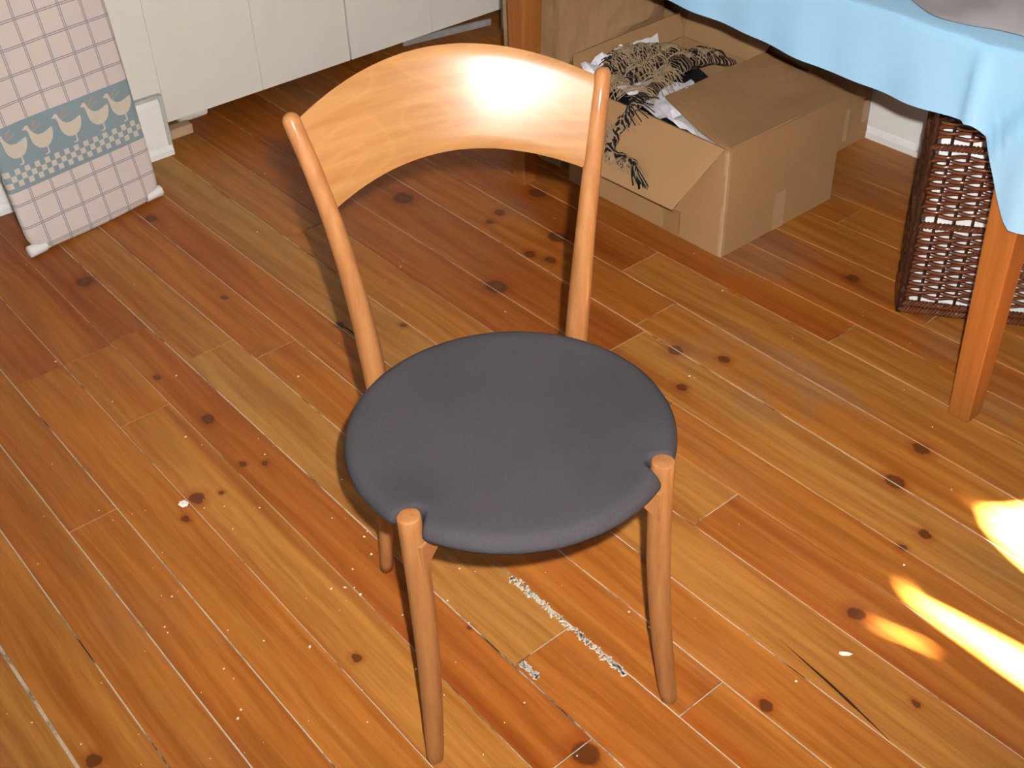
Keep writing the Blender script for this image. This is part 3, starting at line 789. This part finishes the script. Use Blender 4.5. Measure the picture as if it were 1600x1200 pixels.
for mat, nm, cnt, sd_ in ((M_TAN, 'tan_fringe', 38, 1), (M_YBLACK, 'black_fringe', 8, 2)):
    rnd = random.Random(sd_); parts = []
    for f_ in range(cnt):
        pts, rr = paths[(0, 1, 0, 2, 1, 0)[f_ % 6]]
        sp = smoothpath(pts, 60)
        i = rnd.randrange(3, 57); p = sp[i]; t = (sp[min(60, i+1)]-sp[i-1]).normalized()
        r = interp([k/(len(rr)-1) for k in range(len(rr))], rr, i/60)
        tail = pts is paths[0][0] and i > 32
        side = Vector((-t.y, t.x, 0)).normalized()*rnd.choice([-1, 1]); up = t.cross(side).normalized()
        if tail: up = Vector((-.877, 0, .48)); side = up.cross(t).normalized()*rnd.choice([-1, 1])
        elif up.z < 0: up = -up
        base = rnd.uniform(-.5, .5)
        L0 = rnd.uniform(.028, .038) if tail else rnd.uniform(.045, .07)
        for k in range(7):
            an = base+(k-3)*.27; d = (side*math.cos(an)+t*math.sin(an)).normalized(); L = L0*rnd.uniform(.8, 1.1)
            a = p+up*r*.55-side*r*.5
            hh = .004 if tail else .010
            q1 = a+d*L*.35+up*hh; q2 = a+d*L*.7+up*(hh*.4)+t*rnd.uniform(-.004, .004); q3 = a+d*L-up*(.0 if tail else .014)
            parts.append(tubedata([v-so for v in smoothpath([a, q1, q2, q3], 8)], .0014, 4))
    # hanging tassel at the end of the tail
    for _ in range(16):
        a = Vector((1.866, 1.815, .188))+Vector((rnd.uniform(-.006, .006), rnd.uniform(-.01, .01), 0)); e = a+Vector((-.012+rnd.uniform(-.008, .004), rnd.uniform(-.06, -.01), -.028+rnd.uniform(-.02, .012)))
        parts.append(tubedata([v-so for v in smoothpath([a, a.lerp(e, .5)+Vector((-.004, rnd.uniform(-.008, .008), .004)), e], 6)], .0016, 4))
    o = link(nm, mesh(nm, *join(parts)), mat, sc, smooth=True); o['kind'] = 'stuff'

# ------------------------------------------------------------------ box behind
b2 = empty('cardboard_box', (2.555, 2.08, 0)); b2x, b2y = 2.555, 2.08
tag(b2, 'tall closed cardboard box standing behind the open one against the wall', 'box')
of2 = (b2x, b2y, 0); H2 = .56
for nm, q, sdn in (('end_panel', [(2.402, 1.737, .002), (2.703, 1.742, .002), (2.700, 1.742, H2), (2.400, 1.737, H2)], 11), ('side_panel', [(2.402, 2.42, .002), (2.402, 1.737, .002), (2.400, 1.737, H2), (2.400, 2.42, H2)], 12),
                   ('side_panel', [(2.703, 1.742, .002), (2.703, 2.42, .002), (2.700, 2.42, H2), (2.700, 1.742, H2)], 13), ('end_panel', [(2.703, 2.42, .002), (2.402, 2.42, .002), (2.402, 2.42, H2), (2.703, 2.42, H2)], 14)):
    sheet(nm, q, M_CARD, b2, ct, off=of2, amp=.004, seed=sdn)
box('flap', 2.400-b2x, 2.549-b2x, 1.737-b2y, 2.42-b2y, H2, H2+.005, M_CARD, b2); box('flap', 2.552-b2x, 2.702-b2x, 1.737-b2y, 2.42-b2y, H2, H2+.005, M_CARD, b2)
box('tape', 2.583-b2x, 2.598-b2x, 1.7315-b2y, 1.7345-b2y, .03, .125, M_CTAPE, b2, bevel=.0005)['label'] = 'strip of clear packing tape'
box('tape', 2.664-b2x, 2.690-b2x, 1.7335-b2y, 1.7365-b2y, .06, .125, M_CTAPE, b2, bevel=.0005)['label'] = 'strip of clear packing tape'

# kraft bag behind the open box
vs = []; fs = []; nu, nv = 56, 30
bx0, bx1, by0, by1, bh = 1.965, 2.345, 2.195, 2.42, .64
def bagp(u, v):
    per_ = [(bx0, by0), (bx1, by0), (bx1, by1), (bx0, by1)]
    k = u*4; i = int(k) % 4; t = k-int(k); a = per_[i]; b = per_[(i+1) % 4]
    x, y = lerp(a[0], b[0], t), lerp(a[1], b[1], t); z = v*bh
    q = Vector((x*6, y*6, z*7)); w1 = noise.noise(q)*.016+noise.noise(q*2.7)*.009
    # side gussets and a crease across the front
    if i in (1, 3): w1 -= .035*math.sin(math.pi*t)*v
    nx, ny = [(0, -1), (1, 0), (0, 1), (-1, 0)][i]
    edge = min(1, min(t, 1-t)*10)
    cz = .30+.06*(x-bx0)/.38
    w1 += .014*max(0, 1-abs(z-cz)/.02) if i == 0 else 0
    w1 *= edge
    return (x+nx*w1, y+ny*w1, z)
for j in range(nv+1):
    for i in range(nu): vs.append(bagp(i/nu, j/nv))
for j in range(nv):
    for i in range(nu):
        k = (i+1) % nu; fs.append((j*nu+i, j*nu+k, (j+1)*nu+k, (j+1)*nu+i))
fs.append(tuple(reversed(range(nu))))
bag = link('paper_bag', mesh('paper_bag', vs, fs), M_KRAFT); tag(bag, 'tall creased brown kraft paper bag standing behind the open box', 'bag')
m = bag.modifiers.new('s', 'SOLIDIFY'); m.thickness = .0015
# crumpled paper bag farther back
bm = bmesh.new(); bmesh.ops.create_icosphere(bm, subdivisions=4, radius=1)
for v in bm.verts:
    d = v.co.normalized(); q = d*2.2
    r = 1+.30*noise.noise(q)-.35*abs(noise.noise(q*1.9))+.16*noise.noise(q*4.1)
    v.co = Vector((d.x*.085*r, d.y*.09*r, max(-.0995, d.z*.12*r)))
me = bpy.data.meshes.new('crumpled_bag'); bm.to_mesh(me); bm.free()
cb = link('crumpled_bag', me, M_KRAFT); cb.location = (2.615, 2.90, .1); tag(cb, 'crumpled tan paper bag on the floor behind the far table leg', 'bag')

# ------------------------------------------------------------------ wicker basket
BD = Vector((.57, -.82, 0)).normalized(); BN = Vector((BD.y, -BD.x, 0))   # along the front; towards the viewer side
if BN.dot(Vector((-1, -1, 0))) < 0: BN = -BN
wb = empty('wicker_basket', mat=Matrix(((BD.x, -BN.x, 0, 2.056), (BD.y, -BN.y, 0, 1.166), (0, 0, 1, 0), (0, 0, 0, 1))))
tag(wb, 'dark brown varnished wicker basket with white lining under the table', 'basket')
# local: x along front, y depth away from the viewer
BW_, BDp, BHt = .40, .12, .60
sp_ = .0365; nfx = 11; nfy = 7
def loopxy(s):
    L = 2*(BW_+BDp); s = s % L
    if s < BW_: return Vector((s, 0, 0)), Vector((0, -1, 0))
    s -= BW_
    if s < BDp: return Vector((BW_, s, 0)), Vector((1, 0, 0))
    s -= BDp
    if s < BW_: return Vector((BW_-s, BDp, 0)), Vector((0, 1, 0))
    s -= BW_; return Vector((0, BDp-s, 0)), Vector((-1, 0, 0))
PER = 2*(BW_+BDp); NST = 28; stp = PER/NST
def strand(phase):
    path = []; K = NST*5
    for i in range(K):
        s = i/K*PER; p, nn = loopxy(s)
        ang = math.pi*s/stp+phase*math.pi
        path.append(p+nn*((.0042 if abs(nn.y) > .5 else .0012)*math.cos(ang))+Vector((0, 0, (.0016*math.sin(ang)))))
    return mesh('wicker_strand', *tubedata(path, .0045, 6, closed=True))
sm = [strand(0), strand(1)]
zs = []
z = .048
while z < .56:
    if not any(abs(z-b) < .018 for b in (.226, .408)): zs.append(z)
    z += .0106
for k, z in enumerate(zs):
    o = link('wicker_strand', sm[k % 2], M_WICK if k < 2 else None, wb, smooth=k < 2); o.location = (0, 0, z)
# uprights
stk = mesh('stake', *tubedata([(0, 0, .01), (0, 0, BHt)], .0038, 6))
for i in range(NST):
    p, nn = loopxy(i*stp); o = link('stake', stk, None if i else M_WICKD, wb); o.location = p
for cxy in ((0, 0), (BW_, 0), (BW_, BDp), (0, BDp)):
    pth = []
    for k in range(61): pth.append((cxy[0]+.0008*math.cos(k*1.9), cxy[1]+.0008*math.sin(k*1.9), .004+k/60*(BHt-.004)))
    tube('corner_post', pth, [.0098+.0006*math.sin(k*1.8) for k in range(61)], M_WICKD, wb, 8)
def braid(z, r, amp, ph0):
    parts = []
    for h in (0, 1, 2):
        K = 260; path = []
        for i in range(K):
            s = i/K*PER; p, nn = loopxy(s); a = 2*math.pi*44*i/K+h*2.094+ph0
            path.append(p+nn*(amp*math.cos(a)+.002)+Vector((0, 0, z+amp*math.sin(a))))
        parts.append(tubedata(path, r, 5, closed=True))
    return mesh('braid', *join(parts))
for z, r, amp in ((.012, .0042, .006), (.028, .0036, .005), (.226, .0036, .005), (.408, .0036, .005), (.585, .0042, .006)):
    link('braid', braid(z, r, amp, z*9), M_WICK, wb, smooth=True)
V, F = join([boxdata(.018, BW_-.018, .018, .022, .03, .57), boxdata(.018, BW_-.018, BDp-.022, BDp-.018, .03, .57), boxdata(.018, .022, .022, BDp-.022, .03, .57), boxdata(BW_-.022, BW_-.018, .022, BDp-.022, .03, .57), boxdata(.018, BW_-.018, .018, BDp-.018, .02, .03)])
link('lining', mesh('lining', V, F), M_LINER, wb)['label'] = 'white cloth lining'

# ------------------------------------------------------------------ bits on the floor
M_CHIP = plain('white plaster bits', (.75, .72, .68), .8, .2, .15, 200)
def chip(cx, cy, r, h, rnd, el=1.0):
    k = 6; vs = []
    ro = rnd.uniform(0, 6.28)
    for lv, zz, sc_ in ((0, 0, 1), (1, h, .7)):
        for i in range(k):
            a = 2*math.pi*i/k; rr = r*sc_*rnd.uniform(.7, 1.2)
            x, y = rr*math.cos(a)*el, rr*math.sin(a)
            vs.append((cx+x*math.cos(ro)-y*math.sin(ro), cy+x*math.sin(ro)+y*math.cos(ro), zz+.0001))
    fs = [tuple(range(k, 2*k))]+[(i, (i+1) % k, k+(i+1) % k, k+i) for i in range(k)]
    return vs, fs
rnd = random.Random(5); parts = []
for _ in range(190):
    x, y = rnd.uniform(.1, 2.0), rnd.uniform(.4, 2.9)
    if rnd.random() < .6: x, y = rnd.gauss(.62, .35), rnd.gauss(1.25, .35)
    parts.append(chip(x, y, rnd.choice([.0007, .0008, .001, .0012, .0015, .0022]), .0009, rnd, rnd.choice([1, 1, 1.6])))
o = link('plaster_specks', mesh('plaster_specks', *join(parts)), M_CHIP); tag(o, 'tiny white plaster specks scattered over the floorboards', 'debris', kind='stuff')
o = link('plaster_chip', mesh('plaster_chip', *chip(.551, 1.693, .0095, .003, rnd, 1.3)), M_CHIP, smooth=False); tag(o, 'larger white plaster chip on the floor left of the chair, beside a knot', 'chip')
o = link('plaster_chip', mesh('plaster_chip', *chip(1.184, .646, .005, .002, rnd, 2.6)), M_CHIP); tag(o, 'small elongated white chip on the floor below the sun streaks', 'chip')
# crumbling filler in the widened joint in front of the chair
parts = []
for k in range(260):
    t = rnd.random(); y = lerp(1.135, .85, t); x = .9009-.00478*y-.0028+rnd.gauss(-.002, .0026)*(1 if t > .2 else 1.3)
    parts.append(chip(x, y, rnd.uniform(.0012, .0032), .0010, rnd, rnd.choice([1, 2])))
for k in range(70):
    t = rnd.random(); parts.append(chip(.777+rnd.uniform(0, .011), lerp(.985, .94, t), rnd.uniform(.0012, .0028), .0010, rnd, 1.5))
M_FILL = plain('crumbled grey filler', (.50, .46, .40), .9, .1, .5, 300)
o = link('joint_filler', mesh('joint_filler', *join(parts)), M_FILL, floor); o['kind'] = 'stuff'; o['label'] = 'crumbling pale filler in a widened joint'
# dark splits in two boards
M_CRACK = plain('dark split', (.035, .018, .008), .9, .1)
for pts, wd in (([(1.130, .735), (1.124, .68), (1.118, .62), (1.110, .56), (1.101, .50)], [.0003, .0012, .0030, .0018, .0004]), ([(1.098, 1.99), (1.104, 1.95), (1.100, 1.91)], [.0004, .0022, .0005])):
    vs = []; fs = []
    sp = smoothpath([(x, y, .0003) for x, y in pts], 16)
    for i, p in enumerate(sp):
        q = interp([k/(len(wd)-1) for k in range(len(wd))], wd, i/16)*rnd.uniform(.7, 1.2)
        vs += [(p.x-q, p.y, .0003), (p.x+q, p.y, .0003)]
    for i in range(16): fs.append((2*i, 2*i+1, 2*i+3, 2*i+2))
    o = link('wood_split', mesh('wood_split', vs, fs), M_CRACK, floor)
